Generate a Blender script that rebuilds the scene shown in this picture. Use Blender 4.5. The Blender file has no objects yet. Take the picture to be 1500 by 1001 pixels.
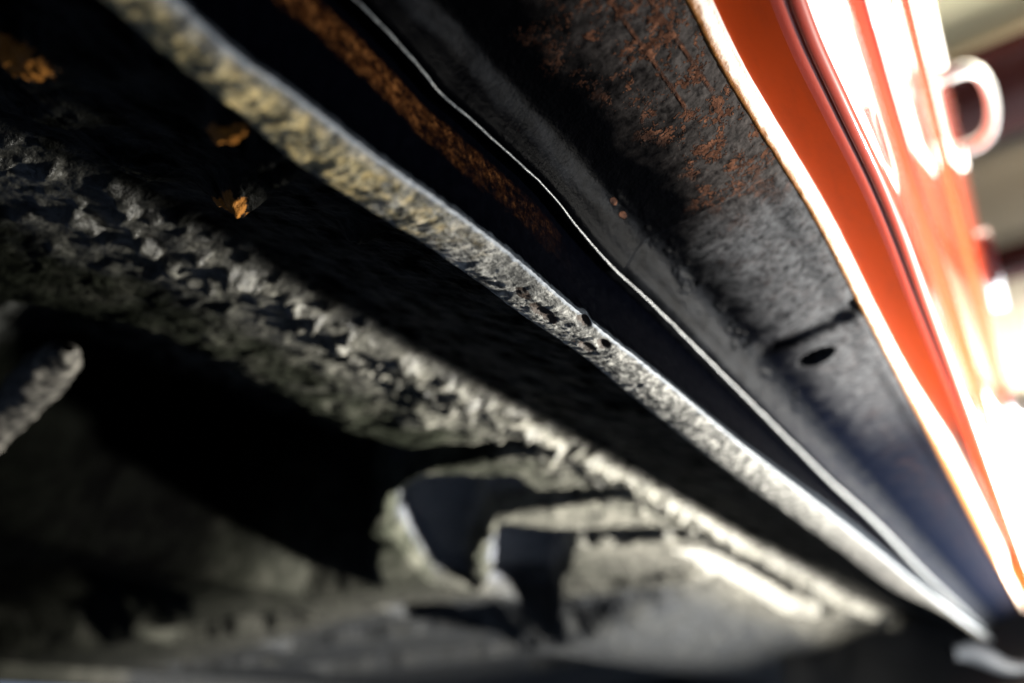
import bpy, math
import numpy as np
from mathutils import Vector, Matrix

# ---------------------------------------------------------------- camera, world, lamps, exposure
scene = bpy.context.scene
scene.render.engine = 'CYCLES'
scene.view_settings.view_transform = 'Standard'
scene.view_settings.look = 'None'
scene.view_settings.exposure = 0.0
scene.view_settings.gamma = 1.0
scene.cycles.max_bounces = 6
scene.cycles.sample_clamp_indirect = 6.0
COL = scene.collection

# world axes: x = outboard (right), y = along the car, z = up.  Lens at the origin.
cam_data = bpy.data.cameras.new('camera')
cam = bpy.data.objects.new('camera', cam_data)
COL.objects.link(cam)
PITCH, YAW = math.radians(28.15), math.radians(35.0)
cam.location = (0, 0, 0)
cam.rotation_euler = (math.pi / 2 + PITCH, 0, YAW)
cam_data.sensor_width = 36.0
cam_data.lens = 36.0 * 1083 / 1500
cam_data.clip_start = 0.005
cam_data.clip_end = 60
cam_data.dof.use_dof = True
cam_data.dof.focus_distance = 0.25
cam_data.dof.aperture_fstop = 4.0
scene.camera = cam

world = bpy.data.worlds.new('World')
scene.world = world
world.use_nodes = True
bg = world.node_tree.nodes['Background']
bg.inputs['Color'].default_value = (0.50, 0.66, 1.0, 1)
bg.inputs['Strength'].default_value = 0.35


def lamp(name, loc, target, size, power, color, spread=180, shape='DISK', size_y=None):
    d = bpy.data.lights.new(name, 'AREA')
    d.shape = shape
    d.size = size
    if size_y:
        d.size_y = size_y
    d.energy = power
    d.color = color
    d.spread = math.radians(spread)
    o = bpy.data.objects.new(name, d)
    COL.objects.link(o)
    o.location = loc
    o.rotation_euler = (Vector(target) - Vector(loc)).to_track_quat('-Z', 'Y').to_euler()
    return o


# work lamp standing beside the car, just below the level of the sill, aimed forward under it
wl = bpy.data.lights.new('work_lamp', 'SPOT')
wl.energy = 1750
wl.color = (1.0, 0.96, 0.87)
wl.spot_size = math.radians(74)
wl.spot_blend = 1.0
wl.shadow_soft_size = 0.045
wo = bpy.data.objects.new('work_lamp', wl)
COL.objects.link(wo)
wo.location = (0.80, 1.35, -0.295)
wo.rotation_euler = (Vector((-0.25, 0.95, 0.16)) - wo.location).to_track_quat('-Z', 'Y').to_euler()
# added unseen lights: a panel reflected in the paint, a point brightening the ceiling
lamp('paint_reflection_light', (1.7, 2.2, 2.2), (1.6, 2.2, 0), 2.2, 210, (1.0, 0.95, 0.84), shape='RECTANGLE', size_y=4.0)
pl = bpy.data.lights.new('ceiling_fill_light', 'POINT')
pl.energy = 85
pl.color = (1.0, 0.94, 0.80)
pl.shadow_soft_size = 0.12
po = bpy.data.objects.new('ceiling_fill_light', pl)
COL.objects.link(po)
po.location = (1.5, 2.0, 1.95)

# ---------------------------------------------------------------- noise and mesh helpers
_rng = np.random.RandomState(7)
_perm = _rng.permutation(256)
_perm = np.concatenate([_perm, _perm, _perm])
_grad = _rng.normal(size=(256, 3))
_grad /= np.linalg.norm(_grad, axis=1)[:, None]


def perlin(P):
    P = np.asarray(P, float)
    i = np.floor(P).astype(int)
    f = P - i
    i &= 255
    w = f * f * f * (f * (f * 6 - 15) + 10)
    out = 0
    for dx in (0, 1):
        for dy in (0, 1):
            for dz in (0, 1):
                h = _perm[_perm[_perm[(i[..., 0] + dx) & 255] + ((i[..., 1] + dy) & 255)] + ((i[..., 2] + dz) & 255)]
                g = _grad[h]
                d = g[..., 0] * (f[..., 0] - dx) + g[..., 1] * (f[..., 1] - dy) + g[..., 2] * (f[..., 2] - dz)
                wx = w[..., 0] if dx else 1 - w[..., 0]
                wy = w[..., 1] if dy else 1 - w[..., 1]
                wz = w[..., 2] if dz else 1 - w[..., 2]
                out = out + d * wx * wy * wz
    return out * 1.5


def fbm(P, freq, octaves=4, gain=0.5, off=0.0, ridged=False):
    P = np.asarray(P, float)
    if np.isscalar(freq):
        freq = (freq,) * 3
    F = np.array(freq)
    s, a, n = 0, 1.0, 0
    for k in range(octaves):
        v = perlin(P * F * (2.03 ** k) + off + 17.3 * k)
        if ridged:
            v = 1 - 2 * np.abs(v)
        s = s + a * v
        n += a
        a *= gain
    return s / n


def sstep(a, b, x):
    t = np.clip((x - a) / (b - a), 0, 1)
    return t * t * (3 - 2 * t)


def poly_sd(x, y, pts):
    """signed distance to a polygon, negative inside"""
    d = np.full(x.shape, 1e9)
    inside = np.zeros(x.shape, bool)
    n = len(pts)
    for k in range(n):
        x0, y0 = pts[k]
        x1, y1 = pts[(k + 1) % n]
        ex, ey = x1 - x0, y1 - y0
        t = np.clip(((x - x0) * ex + (y - y0) * ey) / (ex * ex + ey * ey), 0, 1)
        d = np.minimum(d, np.hypot(x - x0 - t * ex, y - y0 - t * ey))
        c = ((y0 > y) != (y1 > y))
        with np.errstate(divide='ignore', invalid='ignore'):
            xi = ex * (y - y0) / (ey if ey else 1e-12) + x0
        inside ^= c & (x < xi)
    return np.where(inside, -d, d)


def link(name, me, mat, parent=None):
    o = bpy.data.objects.new(name, me)
    COL.objects.link(o)
    if mat:
        me.materials.append(mat)
    if parent:
        o.parent = parent
    return o


def mesh_np(name, V, faces, smooth=True):
    me = bpy.data.meshes.new(name)
    V = np.asarray(V, np.float32).reshape(-1, 3)
    F = np.asarray(faces, np.int32)
    me.vertices.add(len(V))
    me.vertices.foreach_set('co', V.ravel())
    k = F.shape[1]
    me.loops.add(F.size)
    me.loops.foreach_set('vertex_index', F.ravel())
    me.polygons.add(len(F))
    me.polygons.foreach_set('loop_start', np.arange(0, F.size, k, dtype=np.int32))
    me.polygons.foreach_set('loop_total', np.full(len(F), k, np.int32))
    me.update(calc_edges=True)
    if smooth:
        me.polygons.foreach_set('use_smooth', np.ones(len(F), bool))
    return me


def grid(name, V, mat, parent=None, close=False, smooth=True):
    """V: (rows, columns, 3)"""
    r, c = V.shape[:2]
    idx = np.arange(r * c).reshape(r, c)
    if close:
        idx = np.concatenate([idx, idx[:, :1]], 1)
    a, b, d, e = idx[:-1, :-1], idx[:-1, 1:], idx[1:, 1:], idx[1:, :-1]
    F = np.stack([a, b, d, e], -1).reshape(-1, 4)
    return link(name, mesh_np(name, V, F, smooth), mat, parent)


def boxes(name, bs, mat, parent=None):
    V, F = [], []
    for (x0, x1, y0, y1, z0, z1) in bs:
        k = len(V)
        V += [(x0, y0, z0), (x1, y0, z0), (x1, y1, z0), (x0, y1, z0), (x0, y0, z1), (x1, y0, z1), (x1, y1, z1), (x0, y1, z1)]
        F += [(k, k + 3, k + 2, k + 1), (k + 4, k + 5, k + 6, k + 7), (k, k + 1, k + 5, k + 4), (k + 1, k + 2, k + 6, k + 5),
              (k + 2, k + 3, k + 7, k + 6), (k + 3, k, k + 4, k + 7)]
    return link(name, mesh_np(name, V, F, False), mat, parent)


def tube(name, pts, radii, mat, parent=None, n=14, flat=1.0, flat_axis=(1, 0, 0)):
    pts = np.asarray(pts, float)
    T = np.gradient(pts, axis=0)
    T /= np.linalg.norm(T, axis=1)[:, None]
    A = np.array(flat_axis, float)
    rows = []
    for p, t, r in zip(pts, T, np.broadcast_to(radii, (len(pts),))):
        u = A - t * A.dot(t)
        u /= np.linalg.norm(u)
        v = np.cross(t, u)
        a = np.linspace(0, 2 * np.pi, n, endpoint=False)
        rows.append(p + r * (np.cos(a)[:, None] * u * flat + np.sin(a)[:, None] * v))
    return grid(name, np.array(rows), mat, parent, close=True)


def curve(xs, ys, q):
    """smooth interpolation through control points (monotone-ish Catmull-Rom via dense linear + smoothing)"""
    xs, ys = np.asarray(xs, float), np.asarray(ys, float)
    m = np.gradient(ys, xs)
    k = np.clip(np.searchsorted(xs, q) - 1, 0, len(xs) - 2)
    h = xs[k + 1] - xs[k]
    t = np.clip((q - xs[k]) / h, 0, 1)
    return ((2 * t ** 3 - 3 * t ** 2 + 1) * ys[k] + (t ** 3 - 2 * t ** 2 + t) * h * m[k]
            + (-2 * t ** 3 + 3 * t ** 2) * ys[k + 1] + (t ** 3 - t ** 2) * h * m[k + 1])


def spaced(a, b, n, bias):
    """n samples from a to b, closer together near a"""
    t = np.linspace(0, 1, n)
    return a + (b - a) * (np.expm1(bias * t) / np.expm1(bias))


# ---------------------------------------------------------------- material helpers
class Mat:
    def __init__(self, name):
        self.m = bpy.data.materials.new(name)
        self.m.use_nodes = True
        self.nt = self.m.node_tree
        self.b = self.nt.nodes['Principled BSDF']
        self.tc = self.nt.nodes.new('ShaderNodeTexCoord').outputs['Object']

    def n(self, t, **kw):
        nd = self.nt.nodes.new(t)
        for k, v in kw.items():
            setattr(nd, k, v)
        return nd

    def l(self, a, b):
        self.nt.links.new(a, b)

    def noise(self, scale, detail=6, rough=0.6, stretch=None, dist=0.0, off=0.0):
        src = self.tc
        if stretch or off:
            mp = self.n('ShaderNodeMapping')
            mp.inputs['Scale'].default_value = stretch or (1, 1, 1)
            mp.inputs['Location'].default_value = (off, off, off)
            self.l(src, mp.inputs['Vector'])
            src = mp.outputs[0]
        t = self.n('ShaderNodeTexNoise')
        t.inputs['Scale'].default_value = scale
        t.inputs['Detail'].default_value = detail
        t.inputs['Roughness'].default_value = rough
        t.inputs['Distortion'].default_value = dist
        self.l(src, t.inputs['Vector'])
        return t.outputs['Fac']

    def ramp(self, src, stops):
        r = self.n('ShaderNodeValToRGB')
        e = r.color_ramp.elements
        while len(e) > 1:
            e.remove(e[0])
        for k, (p, c) in enumerate(stops):
            el = e[0] if k == 0 else e.new(p)
            el.position = p
            if not hasattr(c, '__len__'):
                c = (c, c, c)
            el.color = (*c, 1)
        self.l(src, r.inputs[0])
        return r.outputs[0]

    def mix(self, fac, a, b):
        x = self.n('ShaderNodeMix', data_type='RGBA')
        for k, v in ((0, fac), (6, a), (7, b)):
            if hasattr(v, 'default_value') or hasattr(v, 'is_linked'):
                self.l(v, x.inputs[k])
            elif hasattr(v, '__len__'):
                x.inputs[k].default_value = (*v, 1)
            else:
                x.inputs[k].default_value = v
        return x.outputs[2]

    def math(self, op, a, b=0.0, clamp=False):
        x = self.n('ShaderNodeMath', operation=op, use_clamp=clamp)
        for k, v in ((0, a), (1, b)):
            if hasattr(v, 'is_linked'):
                self.l(v, x.inputs[k])
            else:
                x.inputs[k].default_value = v
        return x.outputs[0]

    def axis(self, k):
        s = self.n('ShaderNodeSeparateXYZ')
        self.l(self.tc, s.inputs[0])
        return s.outputs[k]

    def span(self, src, a, b, lo=0.0, hi=1.0):
        r = self.n('ShaderNodeMapRange', interpolation_type='SMOOTHSTEP')
        self.l(src, r.inputs[0])
        for k, v in ((1, a), (2, b), (3, lo), (4, hi)):
            r.inputs[k].default_value = v
        return r.outputs[0]

    def blob(self, c, r, wob=0.5, scale=120.0):
        """ragged round patch of wear centred on c, 1 inside"""
        d = self.n('ShaderNodeVectorMath', operation='SUBTRACT')
        self.l(self.tc, d.inputs[0])
        d.inputs[1].default_value = c
        s = self.n('ShaderNodeVectorMath', operation='DIVIDE')
        self.l(d.outputs[0], s.inputs[0])
        s.inputs[1].default_value = r
        ln = self.n('ShaderNodeVectorMath', operation='LENGTH')
        self.l(s.outputs[0], ln.inputs[0])
        w = self.math('MULTIPLY', self.math('SUBTRACT', self.noise(scale, 8, 0.65), 0.5), wob * 4)
        return self.span(self.math('ADD', ln.outputs['Value'], w), 0.9, 1.05, 1.0, 0.0)

    def bump(self, h, dist, strength=1.0, prev=None):
        b = self.n('ShaderNodeBump')
        b.inputs['Distance'].default_value = dist
        b.inputs['Strength'].default_value = strength
        self.l(h, b.inputs['Height'])
        if prev:
            self.l(prev, b.inputs['Normal'])
        return b.outputs[0]

    def set(self, **kw):
        names = dict(color='Base Color', rough='Roughness', metal='Metallic', spec='Specular IOR Level', coat='Coat Weight',
                     coat_rough='Coat Roughness', normal='Normal', emit='Emission Color', emit_s='Emission Strength', sheen='Sheen Weight')
        for k, v in kw.items():
            s = self.b.inputs[names[k]]
            if hasattr(v, 'is_linked'):
                self.l(v, s)
            elif hasattr(v, '__len__'):
                s.default_value = (*v, 1)
            else:
                s.default_value = v
        return self.m


# dusty stone-chip coating of the floor pan, light and shade painted into it
M = Mat('undercoat')
K = 1.267                                   # floor-pan modelling units to metres
vm = M.n('ShaderNodeVectorMath', operation='SCALE'); vm.inputs['Scale'].default_value = 1 / K
M.l(M.tc, vm.inputs[0]); M.tc = vm.outputs[0]
dust_shade = M.ramp(M.noise(30, 8, 0.65), [(0.36, (0.006, 0.007, 0.005)), (0.52, (0.026, 0.0285, 0.021)), (0.68, (0.085, 0.084, 0.069))])
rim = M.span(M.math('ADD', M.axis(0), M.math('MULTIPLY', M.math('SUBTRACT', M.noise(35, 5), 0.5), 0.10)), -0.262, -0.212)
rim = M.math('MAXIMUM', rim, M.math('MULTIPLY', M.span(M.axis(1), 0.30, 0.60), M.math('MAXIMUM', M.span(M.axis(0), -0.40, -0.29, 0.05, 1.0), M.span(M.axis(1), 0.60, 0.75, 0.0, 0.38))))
tunnel_shade = M.math('MULTIPLY', M.span(M.axis(0), -0.42, -0.345, 1.0, 0.0), M.span(M.math('ADD', M.axis(1), M.math('MULTIPLY', M.axis(0), 1.02)), -0.035, 0.0, 1.0, 0.0))
tunnel_shade = M.math('MULTIPLY', tunnel_shade, M.span(M.axis(1), 0.42, 0.80, 1.0, 0.0))
rim = M.math('MULTIPLY', rim, M.math('SUBTRACT', 1.0, tunnel_shade))
dust_shade = M.mix(tunnel_shade, dust_shade, M.ramp(M.noise(38, 7, 0.65, off=3.0), [(0.45, (0.00005, 0.00005, 0.00005)), (0.72, (0.0008, 0.0009, 0.0007))]))  # tunnel shadow painted in as near-black colour
dust_shade = M.mix(rim, dust_shade, M.ramp(M.noise(60, 7, 0.65), [(0.34, (0.024, 0.0235, 0.021)), (0.66, (0.27, 0.26, 0.22))]))  # grazing lamp light painted in as a paler rim, dimmer inboard
dust_shade = M.mix(M.span(M.axis(1), 0.48, 0.75, 0.0, 0.62), dust_shade, (0.035, 0.034, 0.031))
box_shade = M.math('MULTIPLY', M.span(M.axis(1), 0.715, 0.765), M.span(M.axis(0), -0.34, -0.285, 1.0, 0.0))   # shade painted onto the rear face of the box section
pocket_fill = M.math('MULTIPLY', M.span(M.axis(2), 0.160, 0.172), M.math('MULTIPLY', M.span(M.math('ADD', M.axis(1), M.math('MULTIPLY', M.axis(0), 1.02)), -0.01, 0.03), M.span(M.axis(1), 0.33, 0.36)))
dust_shade = M.mix(pocket_fill, dust_shade, (0.12, 0.128, 0.15))  # ambient fill painted into the recesses as paler blue-grey
roof_fill = M.math('MULTIPLY', M.span(M.axis(2), 0.215, 0.25), M.span(M.axis(0), -0.56, -0.49))
roof_fill = M.math('MULTIPLY', roof_fill, M.ramp(M.noise(55, 7, 0.7, off=8.0), [(0.42, 0.0), (0.62, 1.0)]))
dust_shade = M.mix(roof_fill, dust_shade, (0.085, 0.088, 0.085))  # faint fill light painted onto the tunnel roof
dust_shade = M.mix(M.math('MULTIPLY', box_shade, M.ramp(M.noise(40, 6), [(0.3, 0.95), (0.7, 0.55)])), dust_shade, (0.020, 0.022, 0.026))
fine = M.noise(420, 6, 0.7)
dust_shade = M.mix(M.ramp(fine, [(0.42, 0.0), (0.6, 0.8)]), dust_shade, (0.0005, 0.0005, 0.0005))
flange_shade = M.span(M.math('ADD', M.axis(0), M.math('MULTIPLY', M.noise(60), 0.03)), -0.192, -0.178)   # shadow beside the flange painted black
flange_shade = M.math('MULTIPLY', flange_shade, M.ramp(M.noise(90, 5), [(0.3, 0.75), (0.62, 1.0)]))
c = M.mix(flange_shade, dust_shade, (0.0006, 0.0006, 0.0007))
rust = M.mix(M.noise(300, 6, 0.7), (0.045, 0.014, 0.003), (0.26, 0.11, 0.022))
pm = None
for cc, rr in (((-0.137, 0.0283, 0.118), (0.0085, 0.0055, 0.02)), ((-0.106, 0.0555, 0.104), (0.0075, 0.0026, 0.02)), ((-0.1475, 0.0830, 0.122), (0.009, 0.0030, 0.02)), ((-0.140, 0.0795, 0.12), (0.004, 0.003, 0.02))):
    bl = M.blob(cc, rr, 0.42, 260)
    pm = bl if pm is None else M.math('MAXIMUM', pm, bl)
c = M.mix(pm, c, rust)
c = M.mix(M.math('MULTIPLY', M.span(M.axis(1), 0.03, 0.36, 0.93, 0.0), M.math('SUBTRACT', 1.0, pm)), c, (0.0005, 0.0006, 0.0004))  # lamp falloff painted in: darker towards the lens
nb = M.bump(fine, 0.0004, 0.6)
nb = M.bump(M.noise(190, 5, 0.62, (0.7, 1, 1)), 0.0034, 1.0, nb)
gl = M.math('MULTIPLY', rim, M.math('SUBTRACT', 1.0, flange_shade))
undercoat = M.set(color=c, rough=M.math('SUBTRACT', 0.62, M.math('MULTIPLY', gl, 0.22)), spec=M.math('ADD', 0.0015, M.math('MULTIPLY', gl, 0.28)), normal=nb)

# mud-caked underside of the flange
M = Mat('caked_flange')                     # dried mud over coating
base = M.ramp(M.noise(230, 9, 0.75, (1, 0.7, 1), 0.6), [(0.38, (0.010, 0.010, 0.010)), (0.49, (0.095, 0.094, 0.087)), (0.63, (0.36, 0.352, 0.325))])
ochre = M.ramp(M.noise(260, 7, 0.68, off=4.0), [(0.40, (0.035, 0.034, 0.027)), (0.48, (0.22, 0.19, 0.105)), (0.62, (0.66, 0.50, 0.22))])
near = M.span(M.math('ADD', M.axis(1), M.math('MULTIPLY', M.noise(70, 4, off=2.0), 0.09)), 0.12, 0.20, 1.0, 0.0)
near = M.math('MULTIPLY', near, M.span(M.math('ADD', M.axis(0), M.math('MULTIPLY', M.math('SUBTRACT', M.noise(150, 5, off=1.0), 0.5), 0.008)), -0.1115, -0.1080, 0.9, 0.2))
base = M.mix(M.span(M.axis(1), 0.38, 0.75), base, M.ramp(M.noise(90, 5), [(0.35, (0.012, 0.0118, 0.011)), (0.65, (0.048, 0.046, 0.042))]))
c = M.mix(near, base, ochre)
chip = None
for cc, rr in (((-0.1155, 0.184, 0.127), (0.0025, 0.0075, 0.02)), ((-0.1085, 0.1985, 0.127), (0.0016, 0.0045, 0.02)), ((-0.1105, 0.2165, 0.127), (0.002, 0.004, 0.02)),
               ((-0.1145, 0.170, 0.127), (0.0018, 0.004, 0.02)), ((-0.1155, 0.2135, 0.127), (0.0025, 0.005, 0.02))):
    bl = M.blob(cc, rr, 0.35, 420)
    chip = bl if chip is None else M.math('MAXIMUM', chip, bl)
edge_glint = M.math('MULTIPLY', M.span(M.math('ADD', M.axis(0), M.math('MULTIPLY', M.math('SUBTRACT', M.noise(400, 5, off=6.0), 0.5), 0.0016)), -0.1082, -0.1074), 0.8)
c = M.mix(edge_glint, c, (0.19, 0.215, 0.25))  # cool highlight painted along the outer edge
c = M.mix(chip, c, M.mix(M.noise(500), (0.006, 0.005, 0.005), (0.05, 0.03, 0.018)))
nb = M.bump(M.noise(900, 5, 0.7), 0.0005, 0.9)
nb = M.bump(M.noise(260, 5, 0.6, (1, 0.7, 1)), 0.0012, 0.8, nb)
caked = M.set(color=c, rough=0.6, spec=0.3, normal=nb)

# glossy black chassis paint of the flange face, rust creeping from its upper edge
M = Mat('chassis_paint')
z = M.axis(2)
wob = M.math('MULTIPLY', M.math('SUBTRACT', M.noise(150, 7, 0.7, (1, 0.35, 1)), 0.5), 0.016)
band = M.span(M.math('ADD', z, wob), 0.1475, 0.1515)
fade = M.span(M.math('ADD', M.axis(1), M.math('MULTIPLY', M.noise(60), 0.06)), 0.10, 0.235, 1.0, 0.0)
specks = M.ramp(M.noise(340, 7, 0.75), [(0.40, 0.12), (0.58, 1.0)])
patchy = M.ramp(M.noise(70, 6, 0.7, (1, 0.4, 1), off=5.0), [(0.36, 0.10), (0.56, 1.0)])
top = M.span(z, 0.1595, 0.1625, 1.0, 0.0)
rm = M.math('MULTIPLY', M.math('MULTIPLY', M.math('MULTIPLY', band, fade), specks), M.math('MULTIPLY', patchy, top))
rc = M.ramp(M.noise(500, 6, 0.7), [(0.35, (0.006, 0.002, 0.0007)), (0.5, (0.028, 0.010, 0.003)), (0.66, (0.13, 0.054, 0.017))])
c = M.mix(rm, (0.0003, 0.0004, 0.0009), rc)
rise = M.n('ShaderNodeAttribute', attribute_name='rise').outputs['Fac']
lim = M.span(M.axis(1), 0.22, 0.62, 0.0020, 0.013)
rise = M.math('ADD', rise, M.math('MULTIPLY', M.math('SUBTRACT', M.noise(300, 7, 0.7), 0.5), 0.006))
lip_glint = M.math('MULTIPLY', M.math('LESS_THAN', rise, lim), M.ramp(M.noise(600, 6, 0.7), [(0.35, 0.25), (0.6, 1.0)]))
c = M.mix(lip_glint, c, (0.026, 0.031, 0.038))  # cool glint painted on the lower lip, wider farther away
nb = M.bump(M.noise(800, 4, 0.6), 0.0004, 0.6)
chassis = M.set(color=c, rough=M.math('ADD', M.math('MULTIPLY', rm, 0.4), M.math('ADD', M.math('MULTIPLY', M.noise(200), 0.2), 0.22)), spec=0.004, normal=nb)

# black sill underside: satin paint with rust blisters and grey dust, with light falloff painted towards the outer edge
M = Mat('sill_paint')
x, y = M.axis(0), M.axis(1)
wob = M.math('MULTIPLY', M.math('SUBTRACT', M.noise(55, 6, 0.65), 0.5), 0.035)
xo = M.math('ADD', x, wob)
dust_falloff = M.math('MULTIPLY', M.span(M.math('ADD', xo, M.span(y, 0.22, 0.26, 0.0, 0.010)), -0.080, -0.046), M.ramp(M.noise(260, 7, 0.7), [(0.36, 0.15), (0.62, 1.0)]))
dust_falloff = M.math('MULTIPLY', dust_falloff, M.span(y, 0.40, 0.60, 1.0, 0.05))
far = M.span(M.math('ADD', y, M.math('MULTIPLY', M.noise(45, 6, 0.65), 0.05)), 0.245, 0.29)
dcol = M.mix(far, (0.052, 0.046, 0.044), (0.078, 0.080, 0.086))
c = M.mix(dust_falloff, M.mix(M.span(y, 0.28, 0.55), (0.0003, 0.00035, 0.0006), (0.0013, 0.0019, 0.0045)), dcol)  # blue veil of the far shadows painted into the black
vo = M.n('ShaderNodeTexVoronoi')
vo.inputs['Scale'].default_value = 820
vo.inputs['Randomness'].default_value = 1.0
wv = M.n('ShaderNodeVectorMath', operation='ADD')
ns = M.n('ShaderNodeTexNoise'); ns.inputs['Scale'].default_value = 300
M.l(M.tc, ns.inputs['Vector'])
sc_ = M.n('ShaderNodeVectorMath', operation='SCALE'); sc_.inputs['Scale'].default_value = 0.004
M.l(ns.outputs['Color'], sc_.inputs[0])
M.l(M.tc, wv.inputs[0]); M.l(sc_.outputs[0], wv.inputs[1])
M.l(wv.outputs[0], vo.inputs['Vector'])
size = M.ramp(M.noise(110, 4, 0.6, off=7.0), [(0.42, 0.05), (0.62, 0.8)])
blist = M.math('MULTIPLY', M.math('SUBTRACT', size, vo.outputs['Distance']), 6.0, True)
reg = M.math('MULTIPLY', M.span(M.math('ADD', x, M.math('MULTIPLY', M.math('SUBTRACT', M.noise(48, 5), 0.5), 0.05)), -0.078, -0.062), M.span(M.math('ADD', y, wob), 0.215, 0.26, 1.0, 0.06))
rm = M.math('MULTIPLY', blist, reg)
lines = None
for x0, k in ((-0.0595, 0.02), (-0.0525, 0.03)):
    d = M.math('ABSOLUTE', M.math('SUBTRACT', M.math('SUBTRACT', x, x0), M.math('MULTIPLY', y, k)))
    s = M.math('MULTIPLY', M.span(d, 0.0002, 0.0009, 1.0, 0.0), M.span(y, 0.178, 0.186, 1.0, 0.0))
    s = M.math('MULTIPLY', s, M.ramp(M.noise(350), [(0.35, 0.2), (0.55, 1.0)]))
    lines = s if lines is None else M.math('MAXIMUM', lines, s)
rm = M.math('MAXIMUM', rm, lines)
spot = None
for cc, rr in (((-0.0935, 0.199, 0.175), (0.0013, 0.0022, 0.02)), ((-0.0945, 0.2085, 0.175), (0.0013, 0.0026, 0.02))):
    bl = M.blob(cc, rr, 0.3, 300)
    spot = bl if spot is None else M.math('MAXIMUM', spot, bl)
rm = M.math('MAXIMUM', rm, spot)
rc = M.ramp(M.noise(240, 6, 0.7), [(0.35, (0.020, 0.009, 0.006)), (0.52, (0.062, 0.028, 0.017)), (0.7, (0.15, 0.068, 0.040))])
c = M.mix(rm, c, rc)
xs_ = M.math('ADD', x, M.math('MULTIPLY', wob, 0.15))
foldb = M.math('MULTIPLY', M.span(xs_, -0.0985, -0.0962), M.span(xs_, -0.0942, -0.0918, 1.0, 0.0))
wide = M.math('MULTIPLY', M.span(xs_, -0.0945, -0.0885, 1.0, 0.0), M.span(y, 0.17, 0.30))
fold_glint = M.math('MULTIPLY', M.math('MAXIMUM', M.math('MULTIPLY', foldb, 0.8), wide), M.ramp(M.noise(150, 8, 0.72, (1, 0.5, 1)), [(0.36, 0.12), (0.62, 1.0)]))
c = M.mix(fold_glint, c, (0.009, 0.0098, 0.0115))  # bluish highlight painted along the fold
nb = M.bump(M.noise(700, 5, 0.65), 0.0005, 0.7)
nb = M.bump(rm, 0.0009, 0.9, nb)
rgh = M.math('ADD', M.math('MULTIPLY', M.math('MAXIMUM', dust_falloff, rm), 0.3), 0.36)
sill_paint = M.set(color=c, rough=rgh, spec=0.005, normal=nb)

M = Mat('sealer_edge')
c = M.ramp(M.noise(500, 5, 0.6), [(0.35, (0.016, 0.018, 0.020)), (0.65, (0.075, 0.083, 0.090))])
sealer = M.set(color=c, rough=0.4, normal=M.bump(M.noise(900, 4), 0.0003, 0.6))

M = Mat('orange_paint')
c = M.mix(M.noise(6, 3), (0.44, 0.034, 0.0015), (0.49, 0.040, 0.002))
M.b.inputs['Coat IOR'].default_value = 1.9
orange = M.set(color=c, rough=0.45, spec=0.2, coat=1.0, coat_rough=M.math('ADD', M.math('MULTIPLY', M.noise(60, 5), 0.05), 0.02), normal=M.bump(M.noise(500, 3), 0.00006, 0.4))

M = Mat('dull_orange_paint')               # same paint, dulled by road film on the sill return
c = M.mix(M.ramp(M.noise(90, 7, 0.7, (1, 0.3, 1)), [(0.45, 0.0), (0.75, 0.45)]), (0.58, 0.058, 0.002), (0.30, 0.035, 0.006))
dull_orange = M.set(color=c, rough=0.4, spec=0.15, coat=0.15, coat_rough=0.12, normal=M.bump(M.noise(500, 3), 0.0001, 0.4))

M = Mat('orange_rim_blowout')                 # blown highlight painted cream on the rim, ragged orange along its inner side
acr = M.n('ShaderNodeAttribute', attribute_name='across').outputs['Fac']
acr = M.math('ADD', acr, M.math('MULTIPLY', M.math('SUBTRACT', M.noise(300, 6, 0.7, (1, 0.5, 1)), 0.5), 0.5))
c = M.mix(M.span(acr, 0.30, 0.52), M.mix(M.noise(700, 5, 0.7), (0.14, 0.042, 0.006), (0.36, 0.15, 0.03)), (0.66, 0.60, 0.52))
rim_blowout = M.set(color=c, rough=0.45, spec=0.3, normal=M.bump(M.noise(900, 4), 0.0004, 0.8))

M = Mat('suspension_paint')
arm_m = M.set(color=M.mix(M.noise(80, 5), (0.010, 0.012, 0.016), (0.045, 0.050, 0.058)), rough=0.5, spec=0.2)
M = Mat('stay_coating')
stay_m = M.set(color=M.ramp(M.noise(90, 7, 0.68), [(0.40, (0.003, 0.003, 0.0028)), (0.54, (0.035, 0.033, 0.029)), (0.68, (0.11, 0.104, 0.09))]), rough=0.6, spec=0.1, normal=M.bump(M.noise(220, 5), 0.002, 0.9))
M = Mat('chrome')
chrome = M.set(color=(0.86, 0.85, 0.82), metal=1.0, rough=M.math('ADD', M.math('MULTIPLY', M.noise(40), 0.12), 0.42))
M = Mat('rubber')
rubber = M.set(color=M.mix(M.noise(200), (0.012, 0.012, 0.012), (0.03, 0.03, 0.03)), rough=0.6)
M = Mat('ceiling_plaster')
ceil_m = M.set(color=M.mix(M.noise(3, 5), (0.78, 0.66, 0.36), (0.84, 0.72, 0.42)), rough=0.8)
M = Mat('ceiling_boards')
board_m = M.set(color=M.mix(M.noise(2, 5, 0.6, (0.4, 4, 1)), (0.36, 0.27, 0.17), (0.52, 0.42, 0.28)), rough=0.9, spec=0.1)
M = Mat('beam_paint')
beam_m = M.set(color=M.mix(M.noise(4, 5), (0.030, 0.008, 0.008), (0.060, 0.016, 0.012)), rough=0.9, spec=0.05)
M = Mat('wall_plaster')
wall_m = M.set(color=M.mix(M.noise(3, 5), (0.30, 0.28, 0.25), (0.40, 0.37, 0.33)), rough=0.8)
M = Mat('blue_bounce_floor')
bounce_m = M.set(color=M.mix(M.noise(4, 8, 0.65), (0.10, 0.135, 0.20), (0.15, 0.19, 0.27)), rough=0.75)  # unseen floor tinted blue to bounce navy fill under the car
M = Mat('daylight_pane')
day_m = M.set(color=(0.8, 0.8, 0.8), rough=0.3, emit=(0.88, 0.94, 1.0), emit_s=16.0)
M = Mat('white_frame')
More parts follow.
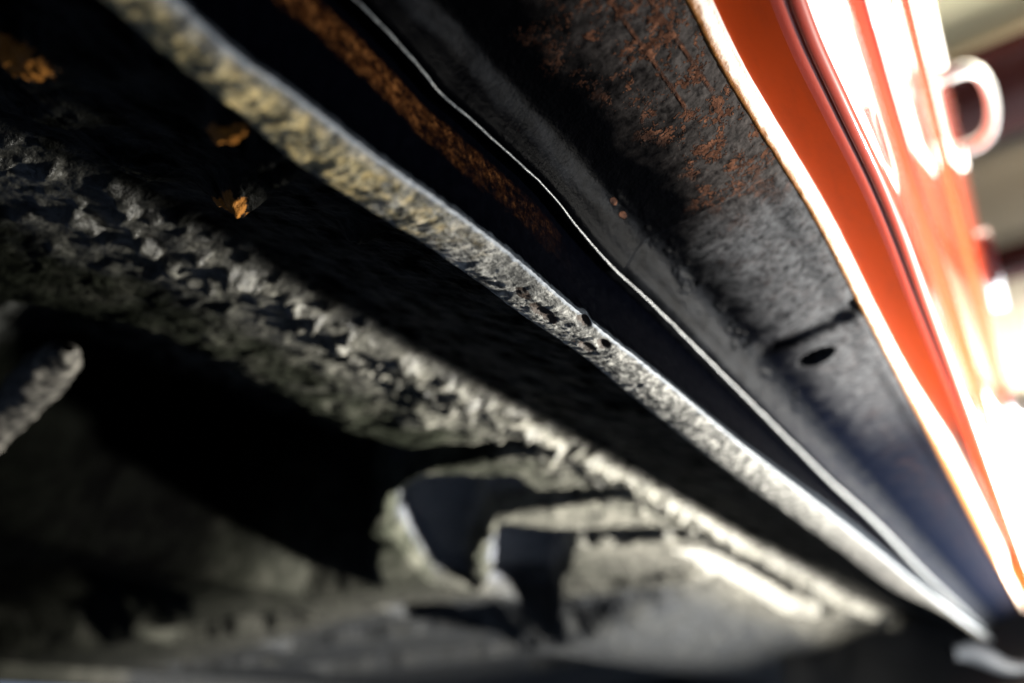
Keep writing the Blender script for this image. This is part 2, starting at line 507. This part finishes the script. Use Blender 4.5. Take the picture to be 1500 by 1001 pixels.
frame_m = M.set(color=M.mix(M.noise(20), (0.62, 0.61, 0.58), (0.7, 0.69, 0.66)), rough=0.5)

# ---------------------------------------------------------------- the workshop
def struct(o):
    o['kind'] = 'structure'
    return o


def tag(o, label, cat, group=None):
    o['label'] = label
    o['category'] = cat
    if group:
        o['group'] = group
    return o


struct(boxes('floor', [(-7, 6, -3, 7.0, -1.60, -1.45)], bounce_m))
struct(boxes('ceiling', [(-7, 6, -3, 2.60, 2.32, 2.5)], ceil_m))
struct(boxes('ceiling_boards', [(-7, 6, 2.60, 7.0, 2.30, 2.5)], board_m))
b = boxes('ceiling_beam', [(-6.9, 6, 2.61, 3.12, 2.25, 2.299)], beam_m)
tag(b, 'dark maroon beam crossing under the pale yellow ceiling', 'beam')
b = boxes('ceiling_beam', [(-6.9, 6, 4.15, 4.35, 2.2, 2.299)], beam_m)
tag(b, 'farther dark beam between brown ceiling boards, beside the car', 'beam')
win = bpy.data.objects.new('window', None)
COL.objects.link(win)
win.location = (1.4, 6.5, 0.39)
tag(win, 'large blown-out bright window on the far wall beyond the car', 'window')
inv = Matrix.Translation(-win.location)
p = boxes('pane', [(-0.5, 3.6, 6.52, 6.53, 0.45, 2.15)], day_m, win); p.matrix_parent_inverse = inv
p = boxes('frame', [(-0.56, -0.5, 6.48, 6.56, 0.39, 2.21), (3.6, 3.66, 6.48, 6.56, 0.39, 2.21), (-0.5, 3.6, 6.48, 6.56, 2.15, 2.21), (-0.5, 3.6, 6.48, 6.56, 0.39, 0.45)], frame_m, win)
p.matrix_parent_inverse = inv
struct(boxes('wall', [(-7, -0.561, 6.5, 6.7, -1.45, 2.3), (3.661, 6, 6.5, 6.7, -1.45, 2.3), (-0.56, 3.66, 6.5, 6.7, 2.211, 2.3), (-0.56, 3.66, 6.5, 6.7, -1.45, 0.389)], wall_m))

# ---------------------------------------------------------------- the car
car = bpy.data.objects.new('car', None)
COL.objects.link(car)
tag(car, 'orange car seen from below along its rusty black sill seam and dusty floor pan', 'car')

# --- rows along the car, closely spaced near the lens
YS = spaced(-0.03, 1.62, 1500, 3.2)

# flange: a deep folded seam hanging under the sill; its lower face is caked with mud
hiY = [-0.03, 0.04, 0.053, 0.069, 0.093, 0.117, 0.142, 0.194, 0.254, 0.346, 0.401, 0.556, 0.817, 1.136, 1.62]
hiZ = [0.1252, 0.1252, 0.1236, 0.1250, 0.1258, 0.1280, 0.1298, 0.1290, 0.1300, 0.1292, 0.1300, 0.1325, 0.1341, 0.1385, 0.150]
HI_X = -0.107
zhi = curve(hiY, hiZ, YS)
loR = [0.94, 0.949, 0.960, 0.972, 0.991, 0.99, 0.970, 0.964, 0.963, 0.954, 0.971, 0.995, 0.992, 0.99, 0.98, 0.90, 0.82]
loY = [-0.03, 0.032, 0.046, 0.062, 0.083, 0.099, 0.123, 0.154, 0.188, 0.215, 0.276, 0.418, 0.504, 0.62, 0.90, 1.02, 1.62]
xlo = -curve(loY, loR, YS) * zhi
one = np.zeros_like(YS)
wav = fbm(np.stack([YS * 0, YS, one], -1), 45, 4) * 0.0012
xlo = xlo + wav
NU = 64
u = np.linspace(0, 1, NU)[None, :]
Xf = HI_X + (xlo[:, None] - HI_X) * u
Zf = zhi[:, None] - 0.0022 * np.sin(np.pi * u) ** 0.6 + 0.0045 * np.clip(u - 0.86, 0, 1) ** 2 / 0.02 * 0.14
P = np.stack([Xf, np.repeat(YS[:, None], NU, 1), Zf], -1)
amp = np.sin(np.pi * np.clip(u, 0.03, 0.97)) ** 0.4
Pd = P @ np.array([[math.cos(.5), -math.sin(.5), 0], [math.sin(.5), math.cos(.5), 0], [0, 0, 1]])
dz = fbm(Pd, (150, 420, 300), 4, 0.6) * 0.0014 + np.maximum(fbm(Pd, (90, 260, 200), 3, off=9), 0) * 0.0020
P[..., 2] -= dz * amp
for (cx, cy, rx, ry, dp) in ((-0.1085, 0.1985, 0.0016, 0.0038, 0.0035), (-0.1155, 0.184, 0.0022, 0.006, 0.0018), (-0.1105, 0.2165, 0.0018, 0.003, 0.0025), (-0.1155, 0.2135, 0.002, 0.004, 0.002)):
    P[..., 2] += dp * np.exp(-(((P[..., 0] - cx) / rx) ** 2 + ((P[..., 1] - cy) / ry) ** 2) ** 2)
# returns upward at the inner edge (gives the flange its thickness)
ret = []
for k, (dx, dzz) in enumerate(((-0.0004, 0.004), (0.0, 0.012), (0.0015, 0.028))):
    R = P[:, -1].copy(); R[:, 0] += dx; R[:, 2] += dzz
    ret.append(R[:, None])
flange_bottom = grid('flange', np.concatenate([P] + ret, 1)[:, ::-1], caked, car)

# flange outer face: rises from the lower edge to the sealer bead
rY = [-0.03, 0.078, 0.084, 0.103, 0.1085, 0.112, 0.126, 0.142, 0.166, 0.194, 0.223, 0.249, 0.281, 0.332, 0.408, 0.493, 0.552, 0.658, 0.955, 1.3, 1.62]
rX = [-0.1026, -0.1027, -0.1027, -0.1036, -0.1042, -0.1048, -0.1040, -0.1033, -0.1026, -0.1052, -0.1068, -0.1063, -0.1065, -0.1071, -0.1079, -0.1088, -0.1094, -0.1082, -0.1120, -0.1125, -0.1125]
RZ = 0.163
xr = curve(rY, rX, YS) + fbm(np.stack([YS * 0, YS, one + 3], -1), 70, 4) * 0.0005
NW = 44
w = np.linspace(0, 1, NW)[None, :]
z0 = P[:, 0, 2][:, None]
Zw = z0 + (RZ + 0.004 - z0) * w
Xw = HI_X + (xr[:, None] - 0.0035 - HI_X) * w
lip = 0.0028 * np.exp(-((w * (RZ + 0.004 - z0)) / 0.006) ** 2)            # the lower edge flares out a little
Xw = Xw + lip - 0.0028 * (w * 0 + 1) * np.exp(0)
Xw[:, 0] = P[:, 0, 0]
Zw[:, 0] = P[:, 0, 2]
Pw = np.stack([Xw, np.repeat(YS[:, None], NW, 1), Zw], -1)
Pw[:, 1:, 0] += fbm(Pw[:, 1:], (200, 200, 200), 4) * 0.0006
ff = grid('flange_face', Pw, chassis, car)
at = ff.data.attributes.new('rise', 'FLOAT', 'POINT')
at.data.foreach_set('value', (Pw[..., 2] - Pw[:, :1, 2]).astype(np.float32).ravel())

# sealer bead: the bright thin edge where the sill skin laps over the flange
th = np.linspace(-0.15 * np.pi, 1.05 * np.pi, 10)
rad = 0.00036 + 0.00016 * fbm(np.stack([YS * 0, YS, one + 8], -1), 60, 3) + 0.0004 * sstep(0.14, 0.4, YS) + 0.0018 * sstep(0.35, 0.9, YS)
bead = np.stack([xr[:, None] - np.sin(th) * rad[:, None] * -1.0, np.repeat(YS[:, None], 10, 1), RZ - np.cos(th) * rad[:, None] * 1.2], -1)
bead[..., 2] += fbm(bead, 160, 3) * 0.0004
grid('sealer_bead', bead[:, ::-1], sealer, car)

# sill skin: from the bead, round a soft fold, flat, then curving up to the outer edge
prof = np.array([(-0.1125, 0.1662), (-0.1030, 0.1642), (-0.0995, 0.1668), (-0.0965, 0.1712), (-0.0925, 0.1748), (-0.0875, 0.1764), (-0.078, 0.1782),
                 (-0.068, 0.1805), (-0.058, 0.1832), (-0.050, 0.1860), (-0.0445, 0.1887), (-0.0402, 0.1915)])
NP_ = 150
s = np.linspace(0, len(prof) - 1, NP_)
px_ = curve(np.arange(len(prof)), prof[:, 0], s)
pz_ = curve(np.arange(len(prof)), prof[:, 1], s)
t01 = np.clip((px_ + 0.1030) / 0.0628, 0, 1)
Xs = np.repeat(px_[None], len(YS), 0) + (xr + 0.1035)[:, None] * (1 - t01)[None]
eY = [-0.03, 0.147, 0.18, 0.21, 0.263, 0.378, 0.451, 0.581, 0.731, 0.958, 1.62]
eR = [0.213, 0.214, 0.219, 0.215, 0.206, 0.211, 0.214, 0.220, 0.227, 0.236, 0.255]
ex = -curve(eY, eR, YS) * 0.1915
Xs = Xs + (ex + 0.0402)[:, None] * (t01 ** 2)[None]
Zs = np.repeat(pz_[None], len(YS), 0)
Ysg = np.repeat(YS[:, None], NP_, 1)
Ps = np.stack([Xs, Ysg, Zs], -1)
n1 = fbm(Ps, (260, 260, 260), 4, 0.6)
rustzone = sstep(-0.085, -0.06, Xs) * (1 - sstep(0.225, 0.245, Ysg))
Zs = Zs - np.maximum(n1, -0.1) * 0.0011 * rustzone - fbm(Ps, 120, 3, off=5) * 0.0004
Zs = Zs - np.maximum(fbm(Ps, (150, 90, 150), 4, off=2) - 0.1, 0) * 0.004 * np.exp(-((Xs + 0.094) / 0.006) ** 2) * sstep(0.15, 0.26, Ysg)
skew = Ysg - 0.12 * (Xs + 0.045)
Zs = Zs + 0.0024 * sstep(0.2335, 0.2375, skew + 0.001 * n1) * (1 - sstep(-0.052, -0.043, Xs))                                  # a lapped patch panel ends here
step2 = np.exp(-((skew - 0.362) / 0.0085) ** 4) * sstep(-0.098, -0.084, Xs)
Zs = Zs + 0.0050 * step2                                                                      # pressed groove across the sill
Zs = Zs - 0.0009 * np.exp(-((skew - 0.415) / 0.030) ** 4) * sstep(-0.088, -0.07, Xs) * (1 - sstep(-0.052, -0.043, Xs))
Zs = Zs + 0.0008 * sstep(0.437, 0.447, skew) * sstep(-0.085, -0.06, Xs) * (1 - sstep(-0.052, -0.043, Xs))
hole = ((Xs + 0.0705) / 0.0098) ** 2 + ((Ysg - 0.389) / 0.0080) ** 2
Zs = Zs + 0.020 * (1 - sstep(0.8, 1.1, hole))                                                # drain hole
Ps = np.stack([Xs, Ysg, Zs], -1)
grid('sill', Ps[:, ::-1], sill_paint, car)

# rocker: rolled outer edge, orange with its blown highlight painted on, then the orange return under the door
edge = Ps[:, -1].copy()
edge[:, 2] = 0.1915 - fbm(Ps[:, -1], 120, 3, off=5) * 0.0004
ed = np.array([(-0.0006, 0.0004), (0.0004, -0.0007), (0.0014, -0.0008), (0.0026, -0.0002), (0.0038, 0.0006), (0.0050, 0.0014), (0.0060, 0.0018), (0.0064, 0.0028)])
s_ = np.linspace(0, len(ed) - 1, 26)
ox, oz = curve(np.arange(len(ed)), ed[:, 0], s_), curve(np.arange(len(ed)), ed[:, 1], s_)
grow = 1 + 1.6 * (sstep(0.42, 0.75, YS) - sstep(0.95, 1.25, YS))
wob = grow * (1 + 0.03 * fbm(np.stack([YS * 0, YS, one + 12], -1), 60, 4))
rl = np.stack([edge[:, 0][:, None] + ox[None] * wob[:, None], np.repeat(YS[:, None], 26, 1), edge[:, 2][:, None] + oz[None]], -1)
rl[..., 2] += fbm(rl, (420, 120, 420), 3) * 0.0003
sill_rim = grid('sill_edge', rl[:, ::-1], rim_blowout, car)
for k, v in (('cm', None),):
    at = sill_rim.data.attributes.new('across', 'FLOAT', 'POINT')
    at.data.foreach_set('value', np.repeat((s_ / s_[-1])[::-1][None], len(YS), 0).astype(np.float32).ravel())

YB = spaced(-0.05, 1.95, 260, 2.4)
EX = np.interp(YB, YS, ex) + 0.0405
GR = np.interp(YB, YS, grow)
def body_strip(name, pts, mat, n=16, smooth_curve=True, pull=0.0):
    pts = np.asarray(pts, float)
    s = np.linspace(0, len(pts) - 1, n)
    X = curve(np.arange(len(pts)), pts[:, 0], s) if smooth_curve else np.interp(s, np.arange(len(pts)), pts[:, 0])
    Z = curve(np.arange(len(pts)), pts[:, 1], s) if smooth_curve else np.interp(s, np.arange(len(pts)), pts[:, 1])
    V = np.stack([X[None] + EX[:, None], np.repeat(YB[:, None], n, 1), np.repeat(Z[None], len(YB), 0)], -1)
    if pull:      # the strip's inner side follows the widening rim
        k = np.linspace(1, 0, n)[None]
        V[..., 0] += pull * (GR - 1)[:, None] * k
    return grid(name, V[:, ::-1], mat, car)

body_strip('rocker_panel', [(-0.0350, 0.1943), (-0.0195, 0.1884)], dull_orange, 12, False, 0.0062)
body_strip('rocker_lip', [(-0.0195, 0.1884), (-0.0175, 0.1879), (-0.0158, 0.1882), (-0.0149, 0.1891), (-0.0146, 0.192), (-0.0146, 0.199)], orange, 20)
door = body_strip('door', [(-0.0152, 0.1945), (-0.0150, 0.1882), (-0.0134, 0.1866), (-0.0110, 0.1872), (-0.0098, 0.190), (-0.0085, 0.20), (-0.0065, 0.235), (-0.005, 0.27), (-0.0035, 0.296), (-0.0050, 0.300), (-0.016, 0.303),
                           (-0.016, 0.319), (0.001, 0.3200), (0.004, 0.322), (0.012, 0.36), (0.020, 0.42), (0.026, 0.455),
                           (0.024, 0.459), (0.016, 0.462), (0.016, 0.474), (0.032, 0.475), (0.035, 0.478), (0.046, 0.54), (0.060, 0.65), (0.075, 0.76), (0.082, 0.82), (0.083, 0.86), (0.078, 0.90)], orange, 260)

# pull handle: chrome bow standing off the door skin
hz, hx = 0.78, 0.078
t = np.linspace(0, np.pi, 28)
hp = np.stack([hx - 0.004 + 0.043 * np.sin(t) ** 0.55, 0.995 - 0.086 * np.cos(t), np.full_like(t, hz)], -1)
tube('door_handle', hp, 0.0122, chrome, door, 16, 0.62)
boxes('rubbing_strip', [(0.070, 0.087, 1.42, 1.70, 0.80, 0.835)], orange, car)

# ---------------------------------------------------------------- floor pan: coated sheet with pressed grooves and steps
XF = -spaced(0.092, 1.30, 680, 2.8)
YF = spaced(-0.03, 1.90, 900, 3.2)
X, Y = np.meshgrid(XF, YF)
Q = np.stack([X, Y, X * 0], -1)
wx = X + 0.012 * fbm(Q, 22, 3) * sstep(0.1, 0.5, -X)
wy = Y + 0.012 * fbm(Q, 22, 3, off=6) * sstep(0.1, 0.5, Y)
inner = np.interp(YF * K, YS, P[:, -8:, 2].min(1))[:, None]
reach = (inner + 0.455 * (-0.118 - K * X)) / K           # where the lamp's grazing light passes under the flange
Zshade = reach + 0.0042
blend = sstep(-0.19, -0.215, X)
Z = Zshade * (1 - blend) + 0.1485 * blend
Z = np.where(X < -0.23, 0.1485, Z) - 0.052 * sstep(-0.62, -1.26, X)
edge_b = np.exp(-((wx + 0.207) / 0.012) ** 2)
Z = Z - 0.0035 * edge_b - 0.006 * np.exp(-((wx + 0.205 - 0.012 * sstep(0.6, 1.1, Y)) / 0.016) ** 2) * sstep(0.52, 0.62, Y)

def recess(pts, depth, soft, ramp=None):
    global Z
    sd = poly_sd(wx, wy, pts)
    k = (1 - sstep(-soft, soft * 0.35, sd)) 
    if ramp is not None:
        k = k * ramp
    Z = Z + depth * k

B = [(-0.34, 0.03), (-0.312, 0.087), (-0.290, 0.132), (-0.288, 0.173), (-0.298, 0.225), (-0.306, 0.262), (-0.290, 0.302), (-0.216, 0.328), (-0.225, 0.346), (-0.298, 0.334), (-0.350, 0.354),
     (-0.428, 0.415), (-0.52, 0.515), (-0.62, 0.63), (-0.72, 0.60), (-0.72, 0.42), (-0.70, 0.298), (-0.68, 0.2), (-0.69, 0.10)]
softB = 0.014 + 0.11 * (1 - sstep(0.25, 0.31, Y)) + 0.05 * sstep(-0.50, -0.62, X)
sdB = poly_sd(wx, wy, B)
offB = 0.004 + 0.030 * (1 - sstep(0.25, 0.31, Y)) * sstep(-0.5, -0.4, X)
Z = Z + 0.12 * (1 - sstep(-softB, offB, sdB + 0.4 * (offB - 0.004)))
recess([(-0.79, 0.27), (-0.77, 0.351), (-0.79, 0.479), (-0.888, 0.556), (-1.084, 0.56), (-1.236, 0.494), (-1.2, 0.35)], 0.06, 0.06)
recess([(-0.36, 0.368), (-0.311, 0.345), (-0.265, 0.381), (-0.271, 0.418), (-0.210, 0.436), (-0.220, 0.462), (-0.330, 0.446), (-0.405, 0.525), (-0.538, 0.690), (-0.554, 0.635), (-0.43, 0.44)], 0.032, 0.010)
recess([(-0.342, 0.47), (-0.318, 0.512), (-0.222, 0.562), (-0.234, 0.603), (-0.335, 0.575), (-0.508, 0.815), (-0.548, 0.726), (-0.424, 0.56)], 0.034, 0.010)
recess([(-0.268, 0.64), (-0.238, 0.66), (-0.230, 1.12), (-0.272, 1.12)], 0.035, 0.014)
# a box section hangs lower here: its rear face looks back at the lens
Z = Z - 0.052 * sstep(0.735, 0.815, wy + 0.10 * (wx + 0.3)) * sstep(-0.24, -0.50, wx) * sstep(-0.66, -0.56, wx)
Z = Z - 0.012 * np.exp(-((wy - 0.735) / 0.02) ** 2) * sstep(-0.26, -0.29, wx) * sstep(-0.50, -0.44, wx)
for (x0, y0, x1, y1, wd) in ((-1.0, 0.60, -0.80, 0.68, 0.028), (-0.72, 0.76, -0.64, 0.79, 0.03), (-0.98, 0.78, -0.68, 0.90, 0.03), (-1.10, 0.98, -0.78, 1.18, 0.045), (-1.2, 0.75, -1.05, 0.84, 0.03), (-0.72, 1.06, -0.60, 1.16, 0.03), (-0.9, 1.35, -0.62, 1.55, 0.05)):
    dx, dy = x1 - x0, y1 - y0
    L = math.hypot(dx, dy)
    nx, ny = -dy / L * wd * 1.5, dx / L * wd * 1.5
    recess([(x0 - nx, y0 - ny), (x1 - nx, y1 - ny), (x1 + nx, y1 + ny), (x0 + nx, y0 + ny)], 0.05, 0.018)
# lumps of coating that hang lower and catch the lamp
for (cx, cy, rx, ry, h) in ((-0.245, 0.268, 0.020, 0.010, 0.006), (-0.232, 0.25, 0.01, 0.006, 0.005), (-0.26, 0.98, 0.05, 0.11, 0.012),
                            (-0.32, 1.32, 0.05, 0.15, 0.012)):
    Z = Z - h * np.exp(-(((wx - cx) / rx) ** 2 + ((wy - cy) / ry) ** 2))
for (cx, cy, rx, ry, h) in ((-0.137, 0.0283, 0.013, 0.008, 0.0072), (-0.106, 0.0555, 0.009, 0.0045, 0.0072), (-0.1475, 0.083, 0.012, 0.0048, 0.0068), (-0.139, 0.0795, 0.006, 0.005, 0.0066), (-0.111, 0.067, 0.007, 0.003, 0.0062), (-0.118, 0.075, 0.006, 0.003, 0.0058), (-0.1595, 0.0393, 0.014, 0.012, 0.0062), (-0.1252, 0.107, 0.006, 0.004, 0.0055), (-0.17, 0.065, 0.01, 0.01, 0.0055)):
    Z = Z - h * np.exp(-(((wx - cx) / rx) ** 2 + ((wy - cy) / ry) ** 2) ** 1.2) * (1 + 0.5 * fbm(Q, 260, 3))
# stone-chip texture: streaky droplets
rot = np.array([[math.cos(.35), -math.sin(.35), 0], [math.sin(.35), math.cos(.35), 0], [0, 0, 1]])
Qr = Q @ rot
tex = fbm(Qr, (60, 120, 1), 4, 0.5) * 0.0022
dn = fbm(Qr, (95, 150, 1), 2, 0.3, off=3)
drop = sstep(0.0, 0.5, dn) * 0.0024
bump_far = sstep(0.0, 0.5, Y)
Z = Z - tex * (0.45 + 0.55 * sstep(-0.17, -0.20, X)) - drop * (0.40 + 1.8 * np.exp(-((wx + 0.214) / 0.022) ** 2)) * sstep(-0.175, -0.20, X) - fbm(Q, 300, 2) * 0.0003 * (1 - bump_far)
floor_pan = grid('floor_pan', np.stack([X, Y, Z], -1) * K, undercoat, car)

# far sill closing the view under the other side of the car, and a cross member behind
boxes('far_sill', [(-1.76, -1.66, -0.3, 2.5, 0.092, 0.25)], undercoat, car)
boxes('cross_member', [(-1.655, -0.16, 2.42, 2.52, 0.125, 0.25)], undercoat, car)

# front wheel-arch liner closing the far end of the sill, with suspension pieces before it
LX = np.linspace(-0.50, -0.03, 40)
LZ = np.linspace(0.075, 0.75, 30)
LXg, LZg = np.meshgrid(LX, LZ)
LY = 1.66 + 0.05 * np.sin(LZg * 6) + 0.02 * fbm(np.stack([LXg, LZg, LXg * 0], -1), 6, 3)
grid('wheel_arch_liner', np.stack([LXg, LY, LZg], -1), rubber, car)
t = np.linspace(0, 1, 20)
tube('suspension_arm', np.stack([-0.16 + 0.13 * t, 1.50 + 0.06 * t, 0.125 - 0.035 * t + 0.006 * np.sin(9 * t)], -1), 0.013 + 0.004 * np.sin(7 * t), arm_m, car, 12)

# lumpy coated stay bridging the tunnel mouth
t = np.linspace(0, 1, 90)
c0 = np.stack([-0.66 + 0.235 * t, 0.214 - 0.052 * t, 0.203 - 0.003 * t + 0.003 * np.sin(4 * t)], -1)
sec = np.linspace(0, 2 * np.pi, 40, endpoint=False)
ax = np.array([0.285, -0.062, -0.016]); ax /= np.linalg.norm(ax)
uu = np.array([0, 0, 1.0]) - ax * ax[2]; uu /= np.linalg.norm(uu)
vv = np.cross(ax, uu)
rr = (0.012 + 0.005 * t) * np.sqrt(np.clip(1 - t ** 7, 0.02, 1))
st = c0[:, None] + rr[:, None, None] * (np.cos(sec)[None, :, None] * uu * 0.75 + np.sin(sec)[None, :, None] * vv)
st += (fbm(st, 75, 3) * 0.005)[..., None] * (np.cos(sec)[None, :, None] * uu + np.sin(sec)[None, :, None] * vv)
grid('floor_stay', st, stay_m, car, close=True)
